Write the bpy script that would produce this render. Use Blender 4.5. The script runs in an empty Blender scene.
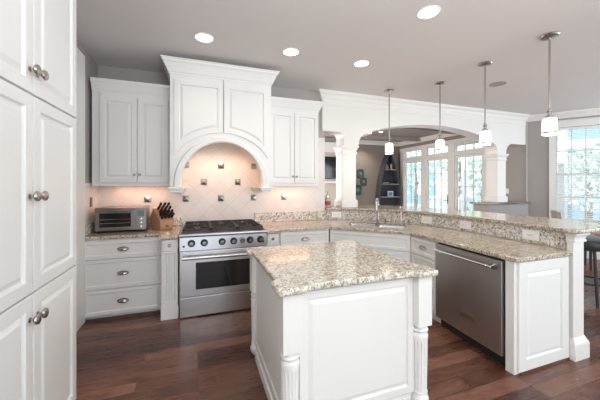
import bpy, bmesh, math, random
from mathutils import Vector, Matrix
from mathutils.geometry import tessellate_polygon
random.seed(7)
R = math.radians
PI = math.pi
scene = bpy.context.scene
col = scene.collection

# ------------------------------------------------------------------ camera
cd = bpy.data.cameras.new('camera'); cam = bpy.data.objects.new('camera', cd); col.objects.link(cam)
cam.location = (0, 0, 1.47); cam.rotation_euler = (R(90), 0, R(-19.6))
cd.sensor_width = 36; cd.lens = 286 / 600 * 36; cd.shift_y = -14.5 / 600; cd.clip_start = .05
scene.camera = cam
# ------------------------------------------------------------------ world, light, exposure
w = bpy.data.worlds.new('world'); scene.world = w; w.use_nodes = True
bg = w.node_tree.nodes['Background']; bg.inputs[0].default_value = (.80, .90, .95, 1); bg.inputs[1].default_value = 1.2
scene.view_settings.view_transform = 'Standard'; scene.view_settings.look = 'None'
scene.view_settings.exposure = 0.55; scene.view_settings.gamma = 1

def area(name, loc, rot, sx, sy, power, color):
    l = bpy.data.lights.new(name, 'AREA'); l.shape = 'RECTANGLE'; l.size = sx; l.size_y = sy
    l.energy = power; l.color = color
    o = bpy.data.objects.new(name, l); o.location = loc; o.rotation_euler = rot; col.objects.link(o)
    return o
# fill light added behind the camera for the front faces, as assumed window daylight
area('rear_fill', (1.2, -5.0, 1.5), (R(98), 0, 0), 6.0, 2.8, 52, (1, .99, .97))
# fill light added near the camera, aimed up to brighten the ceiling
area('ceiling_fill', (.9, -1.0, 1.9), (R(171), 0, R(-15)), 1.6, 1.2, 88, (.97, .985, 1))
# fill light added inside the left wall to brighten the family room
area('family_fill', (1.45, 6.6, 1.5), (R(90), 0, R(-90)), 2.6, 1.9, 85, (1, .96, .92))
sd = bpy.data.lights.new('sun', 'SUN'); sd.energy = 3.6; sd.angle = R(3); sd.color = (1, .98, .94)
so = bpy.data.objects.new('sun', sd); so.rotation_euler = (R(12), R(-42), 0); col.objects.link(so)
# fill light added at the right, standing in for breakfast nook daylight
area('nook_fill', (8.2, .6, 1.7), (R(90), 0, R(65)), 3.0, 2.2, 60, (.90, .96, 1))

# ------------------------------------------------------------------ materials
def new(name, c=(.8, .8, .8), rough=.5, metal=0, spec=.5):
    m = bpy.data.materials.new(name); m.use_nodes = True
    b = m.node_tree.nodes['Principled BSDF']
    b.inputs['Base Color'].default_value = (*c, 1); b.inputs['Roughness'].default_value = rough
    b.inputs['Metallic'].default_value = metal; b.inputs['Specular IOR Level'].default_value = spec
    return m
def N(m, t, **k):
    n = m.node_tree.nodes.new(t)
    for a, v in k.items(): setattr(n, a, v)
    return n
def L(m, a, b): m.node_tree.links.new(a, b)
def BS(m): return m.node_tree.nodes['Principled BSDF']
def coords(m, scale=(1, 1, 1), rot=(0, 0, 0)):
    t = N(m, 'ShaderNodeTexCoord'); p = N(m, 'ShaderNodeMapping')
    p.inputs['Scale'].default_value = scale; p.inputs['Rotation'].default_value = rot
    L(m, t.outputs['Object'], p.inputs['Vector']); return p.outputs[0]
def noise(m, vec, scale, detail=4, rough=.5):
    n = N(m, 'ShaderNodeTexNoise'); n.inputs['Scale'].default_value = scale
    n.inputs['Detail'].default_value = detail; n.inputs['Roughness'].default_value = rough
    L(m, vec, n.inputs['Vector']); return n.outputs['Fac']
def ramp(m, fac, stops, interp='LINEAR'):
    r = N(m, 'ShaderNodeValToRGB'); r.color_ramp.interpolation = interp
    e = r.color_ramp.elements
    while len(e) < len(stops): e.new(.5)
    for i, (p, c) in enumerate(stops):
        e[i].position = p; e[i].color = (*c, 1) if len(c) == 3 else c
    L(m, fac, r.inputs[0]); return r.outputs[0]
def mix(m, fac, a, b, mode='MIX'):
    n = N(m, 'ShaderNodeMixRGB', blend_type=mode)
    for s, v in ((0, fac), (1, a), (2, b)):
        if isinstance(v, (int, float)): n.inputs[s].default_value = v
        elif isinstance(v, tuple): n.inputs[s].default_value = (*v, 1)
        else: L(m, v, n.inputs[s])
    return n.outputs[0]
def bump(m, h, strength=.2, dist=.002):
    n = N(m, 'ShaderNodeBump'); n.inputs['Strength'].default_value = strength; n.inputs['Distance'].default_value = dist
    L(m, h, n.inputs['Height']); L(m, n.outputs[0], BS(m).inputs['Normal'])

def paint(name, c, rough=.4, amt=.03):
    m = new(name, c, rough); v = coords(m); f = noise(m, v, 3, 3)
    L(m, mix(m, f, c, tuple(x * (1 - amt) for x in c)), BS(m).inputs['Base Color'])
    return m
M = {}
M['white'] = paint('white cabinet paint', (.84, .838, .82), .32)
M['trim'] = paint('white trim paint', (.83, .82, .80), .38)
M['groove'] = paint('tan gap strip', (.5, .47, .42), .5)
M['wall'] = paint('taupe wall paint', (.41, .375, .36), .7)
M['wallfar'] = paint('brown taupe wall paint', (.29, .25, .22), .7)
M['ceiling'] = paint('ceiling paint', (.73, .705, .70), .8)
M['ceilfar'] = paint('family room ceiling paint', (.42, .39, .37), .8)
M['cream'] = paint('cream built in paint', (.62, .57, .50), .5)
M['halfwall'] = paint('grey half wall paint', (.36, .34, .335), .6)

def granite(name, light, tan, dark, s=1.0, darkamt=.5):
    m = new(name, light, .12); v = coords(m)
    a = noise(m, v, 26 * s, 6, .62); b = noise(m, v, 70 * s, 4, .6)
    base = ramp(m, a, [(.40, tan), (.47, light), (.62, tuple(min(1, x * 1.15) for x in light))])
    vo = N(m, 'ShaderNodeTexVoronoi'); vo.inputs['Scale'].default_value = 62 * s; L(m, v, vo.inputs['Vector'])
    cellc = ramp(m, N_sep(m, vo.outputs['Color']), [(0, (0, 0, 0)), (darkamt, (0, 0, 0)), (darkamt + .03, (1, 1, 1))])
    spot = ramp(m, b, [(.46, (0, 0, 0)), (.56, (1, 1, 1))])
    f = mix(m, 1.0, cellc, spot, 'MULTIPLY')
    c1 = mix(m, f, base, dark)
    vo2 = N(m, 'ShaderNodeTexVoronoi'); vo2.inputs['Scale'].default_value = 95 * s; L(m, v, vo2.inputs['Vector'])
    f2 = ramp(m, N_sep(m, vo2.outputs['Color']), [(0, (0, 0, 0)), (.74, (0, 0, 0)), (.78, (.75, .75, .75))])
    c2 = mix(m, f2, c1, tuple(x * .8 for x in tan))
    L(m, c2, BS(m).inputs['Base Color'])
    return m
def N_sep(m, c):
    s = N(m, 'ShaderNodeSeparateColor'); L(m, c, s.inputs[0]); return s.outputs[0]
M['granite'] = granite('beige speckled granite', (.60, .545, .455), (.40, .31, .22), (.10, .075, .055), 1.15, .68)
M['granite_isl'] = granite('cream speckled granite', (.70, .675, .59), (.47, .39, .29), (.19, .15, .11), 1.2, .72)
M['granite_splash'] = granite('dappled granite', (.76, .73, .68), (.50, .44, .37), (.12, .10, .085), 1.0, .68)
M['granite_dark'] = granite('dark cap granite', (.25, .22, .2), (.15, .12, .1), (.05, .04, .03), 1, .5)

def metal(name, c, rough, streak=None):
    m = new(name, c, rough, 1)
    if streak:
        v = coords(m, streak); f = noise(m, v, 8, 4)
        L(m, ramp(m, f, [(.3, tuple(x * .97 for x in c)), (.7, c)]), BS(m).inputs['Base Color'])
        L(m, ramp(m, f, [(.3, (rough * .93,) * 3), (.7, (rough * 1.08,) * 3)]), BS(m).inputs['Roughness'])
    return m
M['steel'] = metal('brushed stainless steel', (.60, .60, .62), .27)
M['steel_panel'] = metal('blue grey steel panel', (.36, .37, .40), .3)
M['knobcap'] = metal('dark steel knob', (.25, .25, .26), .25)
M['steel_dw'] = metal('brushed dishwasher steel', (.46, .435, .415), .34, (1, 40, 1))
M['nickel'] = metal('satin nickel', (.46, .42, .39), .25)
M['steel_oven'] = metal('warm grey steel', (.30, .28, .27), .3)
M['chrome'] = metal('polished chrome', (.75, .75, .75), .12)
M['pewter'] = metal('pewter tile', (.42, .40, .39), .3)
M['iron'] = new('black cast iron', (.03, .025, .024), .5)
M['blackglass'] = new('black oven glass', (.012, .012, .014), .06)
M['black'] = new('black plastic', (.02, .02, .02), .4)
M['plate'] = new('white outlet plastic', (.93, .93, .92), .35)
M['slot'] = new('outlet slot', (.12, .12, .12), .5)
M['red'] = new('red button', (.5, .05, .04), .4)
M['display'] = new('grey display', (.16, .2, .22), .2)
M['seatleather'] = new('black leather', (.02, .02, .022), .35)
M['beige'] = paint('beige upholstery', (.42, .36, .29), .9)
M['woodtan'] = paint('tan table wood', (.38, .25, .16), .4)

def floor_mat():
    m = new('hand scraped brown floor boards', (.15, .06, .04), .3)
    v = coords(m)
    br = N(m, 'ShaderNodeTexBrick'); br.offset = .37; br.offset_frequency = 3; br.squash = 1
    br.inputs['Scale'].default_value = 1; br.inputs['Brick Width'].default_value = 1.15; br.inputs['Row Height'].default_value = .128
    br.inputs['Mortar Size'].default_value = .0022; br.inputs['Mortar Smooth'].default_value = .2
    br.inputs['Color1'].default_value = (0, 0, 0, 1); br.inputs['Color2'].default_value = (1, 1, 1, 1); br.inputs['Mortar'].default_value = (.5, .5, .5, 1)
    br.inputs['Bias'].default_value = 0
    L(m, v, br.inputs['Vector'])
    tone = ramp(m, br.outputs['Color'], [(0, (.075, .028, .018)), (.45, (.15, .060, .039)), (1, (.27, .125, .082))])
    vs = coords(m, (1.2, 14, 1)); g = noise(m, vs, 3, 6, .62)
    grain = ramp(m, g, [(.3, (.55, .52, .5)), (.55, (1, 1, 1)), (.75, (1.0, 1.0, 1.0))])
    k = noise(m, coords(m, (1, 3, 1)), 4, 3)
    knot = ramp(m, k, [(.3, (.6, .55, .5)), (.5, (1, 1, 1))])
    c = mix(m, 1, mix(m, 1, tone, grain, 'MULTIPLY'), knot, 'MULTIPLY')
    c = mix(m, br.outputs['Fac'], c, (.02, .008, .006))
    L(m, c, BS(m).inputs['Base Color'])
    L(m, ramp(m, g, [(.2, (.36, .36, .36)), (.8, (.22, .22, .22))]), BS(m).inputs['Roughness'])
    inv = mix(m, .35, g, br.outputs['Fac'], 'SUBTRACT')
    bump(m, inv, .25, .003)
    return m
M['floor'] = floor_mat()
def tile_mat():
    m = new('pale diagonal tile', (.75, .70, .66), .3)
    t = N(m, 'ShaderNodeTexCoord'); s = N(m, 'ShaderNodeSeparateXYZ'); L(m, t.outputs['Object'], s.inputs[0])
    xy = N(m, 'ShaderNodeMath', operation='ADD'); L(m, s.outputs[0], xy.inputs[0]); L(m, s.outputs[1], xy.inputs[1])
    a = N(m, 'ShaderNodeMath', operation='ADD'); b = N(m, 'ShaderNodeMath', operation='SUBTRACT')
    for n in (a, b): L(m, xy.outputs[0], n.inputs[0]); L(m, s.outputs[2], n.inputs[1])
    cmb = N(m, 'ShaderNodeCombineXYZ'); L(m, a.outputs[0], cmb.inputs[0]); L(m, b.outputs[0], cmb.inputs[1])
    br = N(m, 'ShaderNodeTexBrick'); br.offset = 0; br.squash = 1
    br.inputs['Scale'].default_value = 1; br.inputs['Brick Width'].default_value = .235; br.inputs['Row Height'].default_value = .235
    br.inputs['Mortar Size'].default_value = .003; br.inputs['Mortar Smooth'].default_value = .6
    br.inputs['Color1'].default_value = (.75, .71, .685, 1); br.inputs['Color2'].default_value = (.79, .75, .73, 1)
    br.inputs['Mortar'].default_value = (.60, .54, .50, 1)
    L(m, cmb.outputs[0], br.inputs['Vector']); L(m, br.outputs['Color'], BS(m).inputs['Base Color'])
    inv = N(m, 'ShaderNodeMath', operation='SUBTRACT'); inv.inputs[0].default_value = 1; L(m, br.outputs['Fac'], inv.inputs[1])
    bump(m, inv.outputs[0], .4, .002)
    return m
M['tile'] = tile_mat()
def glass_mat():
    m = bpy.data.materials.new('clear window glass'); m.use_nodes = True; nt = m.node_tree; nt.nodes.clear()
    o = nt.nodes.new('ShaderNodeOutputMaterial'); x = nt.nodes.new('ShaderNodeMixShader'); x.inputs[0].default_value = .06
    a = nt.nodes.new('ShaderNodeBsdfTransparent'); b = nt.nodes.new('ShaderNodeBsdfGlossy'); b.inputs['Roughness'].default_value = .02
    nt.links.new(a.outputs[0], x.inputs[1]); nt.links.new(b.outputs[0], x.inputs[2]); nt.links.new(x.outputs[0], o.inputs[0])
    return m
M['glass'] = glass_mat()
def emit(name, c, s):
    m = new(name, c, .5); b = BS(m); b.inputs['Emission Color'].default_value = (*c, 1); b.inputs['Emission Strength'].default_value = s
    return m
M['lens'] = emit('lit recessed lens', (1, .90, .74), 6)
M['shade'] = emit('lit frosted glass', (1, .90, .80), 1.7)
M['puck'] = emit('lit hood bulb', (1, .8, .55), 10)
M['screen'] = new('television screen', (.015, .015, .02), .1)
M['navy'] = paint('weathered charcoal blue wood', (.075, .08, .10), .6, .4)
M['teal'] = paint('verdigris metal', (.05, .10, .10), .5, .4)
M['tealc'] = new('pale teal centre', (.12, .22, .22), .4)
M['branch'] = new('brown metal branch', (.22, .15, .10), .5)
M['silver'] = metal('silver frame', (.7, .7, .7), .3)
M['photo'] = new('blue picture', (.08, .25, .45), .3)
M['clay'] = new('pale pottery', (.5, .42, .38), .6)
M['darkpot'] = new('dark pottery', (.04, .04, .05), .5)
M['jar'] = new('jar glass', (.55, .45, .40), .08)
M['blockwood'] = paint('honey knife block wood', (.52, .28, .16), .45, .2)
M['siding'] = paint('pale blue siding', (.24, .40, .50), .7)
M['porch'] = new('white porch paint', (.9, .93, .95), .6)
M['deck'] = new('pale deck boards', (.55, .62, .66), .7)
def leaf_mat():
    m = new('haze tinted leaf', (.15, .35, .2), .7); v = coords(m); f = noise(m, v, 2.5, 4)
    L(m, ramp(m, f, [(.3, (.50, .66, .58)), (.7, (.72, .84, .76))]), BS(m).inputs['Base Color'])  # pale bluish greens, outdoor haze and glare put into the leaf colour
    return m
M['leaf'] = leaf_mat()

# ------------------------------------------------------------------ mesh helpers
class MB:
    def __init__(s): s.b = bmesh.new()
    def face(s, pts):
        return s.b.faces.new([s.b.verts.new(p) for p in pts])
    def box(s, x0, y0, z0, x1, y1, z1):
        x0, x1 = min(x0, x1), max(x0, x1); y0, y1 = min(y0, y1), max(y0, y1); z0, z1 = min(z0, z1), max(z0, z1)
        v = [s.b.verts.new(p) for p in ((x0,y0,z0),(x1,y0,z0),(x1,y1,z0),(x0,y1,z0),(x0,y0,z1),(x1,y0,z1),(x1,y1,z1),(x0,y1,z1))]
        for f in ((3,2,1,0),(4,5,6,7),(0,1,5,4),(1,2,6,5),(2,3,7,6),(3,0,4,7)): s.b.faces.new([v[i] for i in f])
        return s
    def loft(s, rings, cap0=True, cap1=True, closed=True):
        vs = [[s.b.verts.new(p) for p in r] for r in rings]
        n = len(vs[0])
        for a, b in zip(vs, vs[1:]):
            for i in range(n if closed else n - 1):
                j = (i + 1) % n; s.b.faces.new((a[i], a[j], b[j], b[i]))
        if cap0: s.b.faces.new(vs[0][::-1])
        if cap1: s.b.faces.new(vs[-1])
        return s
    def prism(s, poly, z0, z1):               # poly in XY
        return s.loft([[(x, y, z0) for x, y in poly], [(x, y, z1) for x, y in poly]])
    def prism_xz(s, poly, y0, y1):
        return s.loft([[(x, y0, z) for x, z in poly], [(x, y1, z) for x, z in poly]])
    def prism_yz(s, poly, x0, x1):
        return s.loft([[(x0, y, z) for y, z in poly], [(x1, y, z) for y, z in poly]])
    def slab(s, outer, holes, z0, z1):
        loops = [outer] + holes
        flat = [p for l in loops for p in l]
        tris = tessellate_polygon([[Vector((x, y, 0)) for x, y in l] for l in loops])
        lo = [s.b.verts.new((x, y, z0)) for x, y in flat]; hi = [s.b.verts.new((x, y, z1)) for x, y in flat]
        for t in tris:
            s.b.faces.new([hi[i] for i in t]); s.b.faces.new([lo[i] for i in reversed(t)])
        k = 0
        for l in loops:
            n = len(l)
            for i in range(n):
                j = (i + 1) % n; s.b.faces.new((lo[k+i], lo[k+j], hi[k+j], hi[k+i]))
            k += n
        return s
    def lathe(s, prof, c=(0, 0, 0), axis='z', n=24, cap=True):
        rings = []
        for r, h in prof:
            ring = []
            for i in range(n):
                a = 2 * PI * i / n; u, v = r * math.cos(a), r * math.sin(a)
                p = {'z': (u, v, h), 'y': (u, h, v), 'x': (h, u, v)}[axis]
                ring.append((c[0] + p[0], c[1] + p[1], c[2] + p[2]))
            rings.append(ring)
        return s.loft(rings, cap, cap)
    def tube(s, pts, r, n=10):
        pts = [Vector(p) for p in pts]; rings = []; ref = Vector((.1, .2, 1)).normalized()
        for i, p in enumerate(pts):
            d = (pts[min(i+1, len(pts)-1)] - pts[max(i-1, 0)]).normalized()
            if abs(d.dot(ref)) > .98: ref = Vector((1, .1, 0)).normalized()
            u = d.cross(ref).normalized(); v = d.cross(u)
            rr = r[i] if isinstance(r, (list, tuple)) else r
            rings.append([tuple(p + (u * math.cos(2*PI*k/n) + v * math.sin(2*PI*k/n)) * rr) for k in range(n)])
        return s.loft(rings)
    def ellipsoid(s, c, r, n=16, m=10):
        rings = []
        for j in range(m + 1):
            a = -PI/2 + PI * (j + .02 if j == 0 else (j - .02 if j == m else j)) / m
            rings.append([(c[0] + r[0]*math.cos(a)*math.cos(2*PI*i/n), c[1] + r[1]*math.cos(a)*math.sin(2*PI*i/n), c[2] + r[2]*math.sin(a)) for i in range(n)])
        return s.loft(rings)
    def sweep(s, path, prof, z=0, closed=False):   # profile (out, dz) carried along an XY path, out is to the right
        P = [Vector(p) for p in path]; n = len(P); offs = []
        for i in range(n):
            def nrm(a, b):
                d = (b - a).normalized(); return Vector((d.y, -d.x))
            if closed or 0 < i < n - 1:
                a = nrm(P[i-1], P[i]); b = nrm(P[i], P[(i+1) % n]); m_ = (a + b); m_ = m_ / max(.2, m_.dot(a))
            elif i == 0: m_ = nrm(P[0], P[1])
            else: m_ = nrm(P[-2], P[-1])
            offs.append(m_)
        rings = [[(P[i].x + offs[i].x*o, P[i].y + offs[i].y*o, z + h) for o, h in prof] for i in range(n)]
        if closed: rings.append(rings[0]); return s.loft(rings, False, False)
        return s.loft(rings)
    def build(s, name, mat, parent=None, smooth=False, bevel=0, seg=2, loc=None):
        bmesh.ops.remove_doubles(s.b, verts=s.b.verts, dist=1e-6)
        bmesh.ops.recalc_face_normals(s.b, faces=s.b.faces)
        me = bpy.data.meshes.new(name); s.b.to_mesh(me); s.b.free()
        o = bpy.data.objects.new(name, me); col.objects.link(o)
        me.materials.append(M[mat] if isinstance(mat, str) else mat)
        if smooth:
            for p in me.polygons: p.use_smooth = True
            me.set_sharp_from_angle(angle=R(40))
        if bevel:
            b = o.modifiers.new('bevel', 'BEVEL'); b.width = bevel; b.segments = seg; b.limit_method = 'ANGLE'; b.angle_limit = R(35)
        if parent: o.parent = parent
        if loc: o.location = loc
        return o
def empty(name, loc=(0, 0, 0), rz=0):
    o = bpy.data.objects.new(name, None); o.location = loc; o.rotation_euler = (0, 0, rz); o.empty_display_size = .1
    col.objects.link(o); return o
def tag(o, label, cat, group=None, kind=None):
    o['label'] = label; o['category'] = cat
    if group: o['group'] = group
    if kind: o['kind'] = kind
    return o
def struct(o, label=None):
    o['kind'] = 'structure'
    if label: o['label'] = label
    return o
def copy_tree(o, parent=None):
    c = o.copy(); col.objects.link(c); c.parent = parent
    for ch in list(o.children): copy_tree(ch, c)
    return c
def B(*a): return MB().box(*a)

def rect(x0, z0, x1, z1, i): return [(x0+i, z0+i), (x1-i, z0+i), (x1-i, z1-i), (x0+i, z1-i)]
def raised(mb, x0, z0, x1, z1, y=0, t=.02, fw=.055, poly=None, flat=False):
    P = poly or (lambda i: rect(x0, z0, x1, z1, i))
    if flat: st = [(0, 0), (0, -t+.002), (.002, -t), (fw, -t), (fw+.005, -t+.004), (fw+.009, -t+.010)]
    else: st = [(0, 0), (0, -t+.002), (.002, -t), (fw, -t), (fw+.003, -t+.003), (fw+.006, -t+.014), (fw+.013, -t+.014), (fw+.036, -t+.002), (fw+.040, -t+.001)]
    mb.loft([[(a, y + d, b) for a, b in P(i)] for i, d in st]); return mb
def knob(name, x, y, z, parent, r=.016, mat='nickel'):     # protrudes to -y
    m = MB().lathe([(.012, 0), (.012, -.003), (.005, -.006), (.005, -.018), (r*.7, -.021), (r, -.028), (r*.92, -.036), (r*.5, -.041), (.001, -.042)], (x, y, z), 'y', 16)
    return m.build(name, mat, parent, smooth=True)
def cup(x, y, z, parent):
    m = MB(); n = 14; rings = []
    for j in range(7):
        a = PI/2 * j / 6 * .98
        rings.append([(x + .052*math.cos(a)*math.cos(PI*i/n)*1.0, y - .028*math.cos(a)*math.sin(PI*i/n), z - .008 + .029*math.sin(a)) for i in range(n+1)])
    m.loft(rings, True, True)
    m.loft([[(x + .057*math.cos(2*PI*i/20), y + d, z + .026*math.sin(2*PI*i/20)) for i in range(20)] for d in (0, -.004)])
    return m.build('cup_pull', 'nickel', parent, smooth=True)

# ================================================================== SETTING
BW = 4.29     # back wall face
CZ = 3.0
struct(B(-1.6, -2.2, -.1, 9.5, 8.6, 0).build('floor', 'floor'))
struct(B(-1.6, -2.2, CZ, 9.5, 4.53, CZ+.1).build('ceiling', 'ceiling'))
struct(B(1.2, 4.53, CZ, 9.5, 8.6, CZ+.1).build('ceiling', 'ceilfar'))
struct(B(-1.6, BW, 0, 1.955, 4.75, CZ).build('wall_back', 'wall'))
struct(B(-1.4, -2.2, 0, -1.20, BW, CZ).build('wall_left', 'wall'))
RX = 6.78
FY = 8.45
def hole_wall(name, mat, length, height, thick, holes, loc, rz):
    # wall along local x, face at y=0, thickness to +y; holes (x0,z0,x1,z1)
    m = MB()
    m.slab([(0, 0), (length, 0), (length, height), (0, height)], [[(a, b), (a, d), (c, d), (c, b)] for a, b, c, d in holes], 0, thick)
    for v in m.b.verts: x, z, y = v.co; v.co = (x, y, z)
    o = m.build(name, mat); o.location = loc; o.rotation_euler = (0, 0, rz); return struct(o)
# right wall of the family room: local x runs toward -Y (towards camera), face looks -X
ry = lambda Y: FY - Y
DOORS = [(8.22, 7.45), (7.08, 6.27), (5.95, 5.10)]      # glazed door openings (frame outer) far to near
DT, TB, TT = 2.32, 2.40, 2.72                              # door head, transom bottom and top
doorrects = [(7.98, 7.35), (7.03, 6.22), (5.92, 5.10)]
op = [(8.23, 5.02, 0.001, 2.74)]
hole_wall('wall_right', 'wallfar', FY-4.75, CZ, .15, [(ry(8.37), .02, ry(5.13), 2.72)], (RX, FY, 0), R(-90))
hole_wall('wall_right', 'wall', .50, CZ, .15, [], (RX, 4.75, 0), R(-90))
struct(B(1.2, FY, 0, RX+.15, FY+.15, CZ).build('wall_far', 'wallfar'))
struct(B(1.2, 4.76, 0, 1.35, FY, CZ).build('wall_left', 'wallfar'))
# angled window wall of the breakfast nook
ang = math.atan2(-.8, .6)
WB0 = (6.78, 4.33)
NW = (.56, .74, 1.29, 2.68)
hole_wall('wall_nook', 'wall', 2.6, CZ, .15, [NW], (*WB0, 0), ang)

crown = [(0, 0), (0, -.13), (.012, -.13), (.016, -.115), (.03, -.10), (.05, -.06), (.085, -.03), (.09, -.012), (.10, -.010), (.10, 0)]
base = [(0, 0), (.018, 0), (.018, .11), (.012, .13), (.004, .14), (0, .14)]
def crown_run(path, z=CZ, mat='trim', prof=crown, n='trim_1'): return struct(MB().sweep(path, prof, z).build(n, mat))
crown_run([(RX, FY-.02), (RX, 4.78)], n='trim_2'); crown_run([(1.36, FY), (RX, FY)], n='trim_3')
crown_run([(WB0[0]-.06, WB0[1]+.08), (WB0[0]+.6*2.6, WB0[1]-.8*2.6)], n='trim_4')
struct(MB().sweep([WB0, (WB0[0]+.6*2.6, WB0[1]-.8*2.6)], base).build('baseboard_nook', 'trim'))
struct(MB().sweep([(1.36, FY), (RX, FY)], base).build('baseboard_far', 'trim'))
# coffer beams of the family room ceiling
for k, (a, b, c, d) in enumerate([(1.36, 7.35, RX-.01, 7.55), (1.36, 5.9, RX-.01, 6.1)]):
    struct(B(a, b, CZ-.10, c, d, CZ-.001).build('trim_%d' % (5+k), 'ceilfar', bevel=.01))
# tall casing of the doorway in the left wall, right beside the tall pantry
m = B(-1.197, 3.42, 0, -1.145, 3.68, 2.86); m.box(-1.197, 2.3, 2.70, -1.145, 3.42, 2.86)
struct(m.build('trim_7', 'trim', bevel=.006))

# ---------- arched header with crown, columns
HX0, HX1, HY0, HY1, HB = 1.90, RX-.01, 4.25, 4.53, 2.36
def header():
    p = [(HX0, CZ-.002), (HX0, HB), (2.21, HB)]
    p += [(2.21 + .08*math.sin(a), HB - .09 + .09*math.cos(a)) for a in [PI/2*i/8 for i in range(1, 9)]]
    p += [(2.29, 2.14), (2.57, 2.14), (2.57, 2.16)]
    p += [(2.57 + .19*(1-math.cos(a)), HB - .20 + .20*math.sin(a)) for a in [PI/2*i/8 for i in range(1, 9)]]
    p += [(2.84, HB), (2.84, HB+.05)]
    x0, x1, zc, rise = 2.84, 5.72, HB+.05, .20
    rad = ((x1-x0)**2/4 + rise**2) / (2*rise); cx = (x0+x1)/2
    for i in range(1, 32):
        x = x0 + (x1-x0)*i/32; p.append((x, zc + rise - rad + math.sqrt(rad*rad - (x-cx)**2)))
    p += [(5.72, HB+.05), (5.72, HB)]
    p += [(5.72 + .19*math.sin(a), HB - .20 + .20*math.cos(a)) for a in [PI/2*i/8 for i in range(0, 9)]]
    p += [(5.91, 2.14), (6.16, 2.14), (6.16, 2.16)]
    p += [(6.16 + .17*(1-math.cos(a)), HB - .20 + .20*math.sin(a)) for a in [PI/2*i/8 for i in range(1, 9)]]
    p += [(HX1, HB), (HX1, CZ-.002)]
    return p
hd = header()
# drop the brackets out of the full depth: they are one solid board
struct(MB().prism_xz(hd, HY0, HY1).build('trim_8', 'trim', bevel=.003))
crown_run([(HX0, BW+.02), (HX0, HY0), (HX1, HY0)], n='trim_9', prof=[(a*1.0, b*1.05) for a, b in crown])
for k, z in enumerate((2.62,)):
    pass
struct(MB().sweep([(HX0, HY0), (HX1, HY0)], [(0, 0), (.012, .0), (.016, .012), (.006, .02), (0, .022)], 2.79).build('trim_10', 'trim'))
def column(x, y0, h0, label):
    t = empty('column', (x, y0, 0)); wd = .25
    m = MB().box(0, 0, h0+.10, wd, wd, 2.14); m.build('shaft', 'trim', t, bevel=.006)
    m = MB(); path = [(0, wd), (wd, wd), (wd, 0), (0, 0)]
    path = [(0, 0), (0, wd), (wd, wd), (wd, 0)][::-1]
    c = MB().sweep(path[::-1] if False else path, [(-.01, -.14), (.006, -.14), (.010, -.10), (.012, -.09), (.012, -.08), (.03, -.05), (.045, -.02), (.05, 0), (-.01, 0)], 2.14, closed=True) if False else None
    mm = MB()
    for i, (o, z) in enumerate([(0, 0)]): pass
    rings = [[(-o, -o, z), (wd+o, -o, z), (wd+o, wd+o, z), (-o, wd+o, z)] for o, z in
             [(.004, 2.00), (.014, 2.005), (.014, 2.02), (.004, 2.028), (.006, 2.06), (.022, 2.09), (.035, 2.115), (.040, 2.118), (.040, 2.139)]]
    mm.loft(rings).build('capital', 'trim', t)
    rings = [[(-o, -o, z), (wd+o, -o, z), (wd+o, wd+o, z), (-o, wd+o, z)] for o, z in
             [(.022, h0+.001), (.022, h0+.10), (.016, h0+.115), (.004, h0+.125)]]
    MB().loft(rings).build('base', 'trim', t)
    tag(t, label, 'column'); return t
column(2.27, 4.25, 1.105, 'square white column standing on the raised bar ledge left of the arch')
column(5.90, 4.25, 1.12, 'square white column standing on the grey half wall right of the arch')
struct(B(5.60, 4.20, 0, RX-.01, 4.56, 1.075).build('wall_half', 'halfwall'))
tag(B(5.54, 4.15, 1.077, RX-.002, 4.60, 1.118).build('half_wall_cap', 'granite_dark', bevel=.008), 'dark granite cap on the grey half wall under the right column', 'ledge')

# ---------- French doors (right wall of the family room)
def glazed(m_frame, m_mun, m_glass, u0, z0, u1, z1, X, nc, nr, st=.06, top=.06, bot=.06, mt=.02, skip=False):
    # unit in plane X=const, u is world Y (u0<u1)
    m_frame.box(X, u0, z0, X+.045, u0+st, z1); m_frame.box(X, u1-st, z0, X+.045, u1, z1)
    m_frame.box(X, u0+st, z0, X+.045, u1-st, z0+bot); m_frame.box(X, u0+st, z1-top, X+.045, u1-st, z1)
    a0, a1, b0, b1 = u0+st, u1-st, z0+bot, z1-top
    for i in range(1, nc): c = a0+(a1-a0)*i/nc; m_mun.box(X+.008, c-mt/2, b0, X+.037, c+mt/2, b1)
    for j in range(1, nr): c = b0+(b1-b0)*j/nr; m_mun.box(X+.010, a0, c-mt/2, X+.035, a1, c+mt/2)
    m_glass.box(X+.020, a0, b0, X+.024, a1, b1)
units = [(7.36, 8.17), (6.31, 7.16), (5.24, 6.10)]
cm = MB()
X0 = RX-.02
for a, b in ((8.17, 8.38), (7.16, 7.36), (6.10, 6.31), (5.12, 5.24)): cm.box(X0, a, 0, X0+.08, b, 2.66)
[cm.box(X0, a, 2.30, X0+.08, b, 2.40) for a, b in units]; cm.box(X0-.01, 5.10, 2.661, X0+.08, 8.40, 2.76)
struct(cm.build('trim_11', 'trim', bevel=.004))
for k, (a, b) in enumerate(units):
    f, mu, g = MB(), MB(), MB(); glazed(f, mu, g, a, .02, b, 2.295, RX+.01, 3, 5, .055, .06, .22)
    d = f.build('door_%d' % (k+1), 'trim'); struct(d)
    mu.build('muntins', 'trim', d); g.build('door_glass', 'glass', d)
    f, mu, g = MB(), MB(), MB(); glazed(f, mu, g, a, 2.402, b, 2.655, RX+.01, 3, 1, .035, .03, .03)
    d2 = f.build('window_%d' % (k+1), 'trim'); struct(d2); mu.build('muntins', 'trim', d2); g.build('window_glass', 'glass', d2)
    if k == 1:
        h = MB().box(RX-.005, 6.32, .95, RX+.01, 6.355, 1.22); h.tube([(RX, 6.34, 1.04), (RX-.05, 6.34, 1.04), (RX-.05, 6.44, 1.04)], .009); h.build('door_handle', 'black', d)
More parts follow.
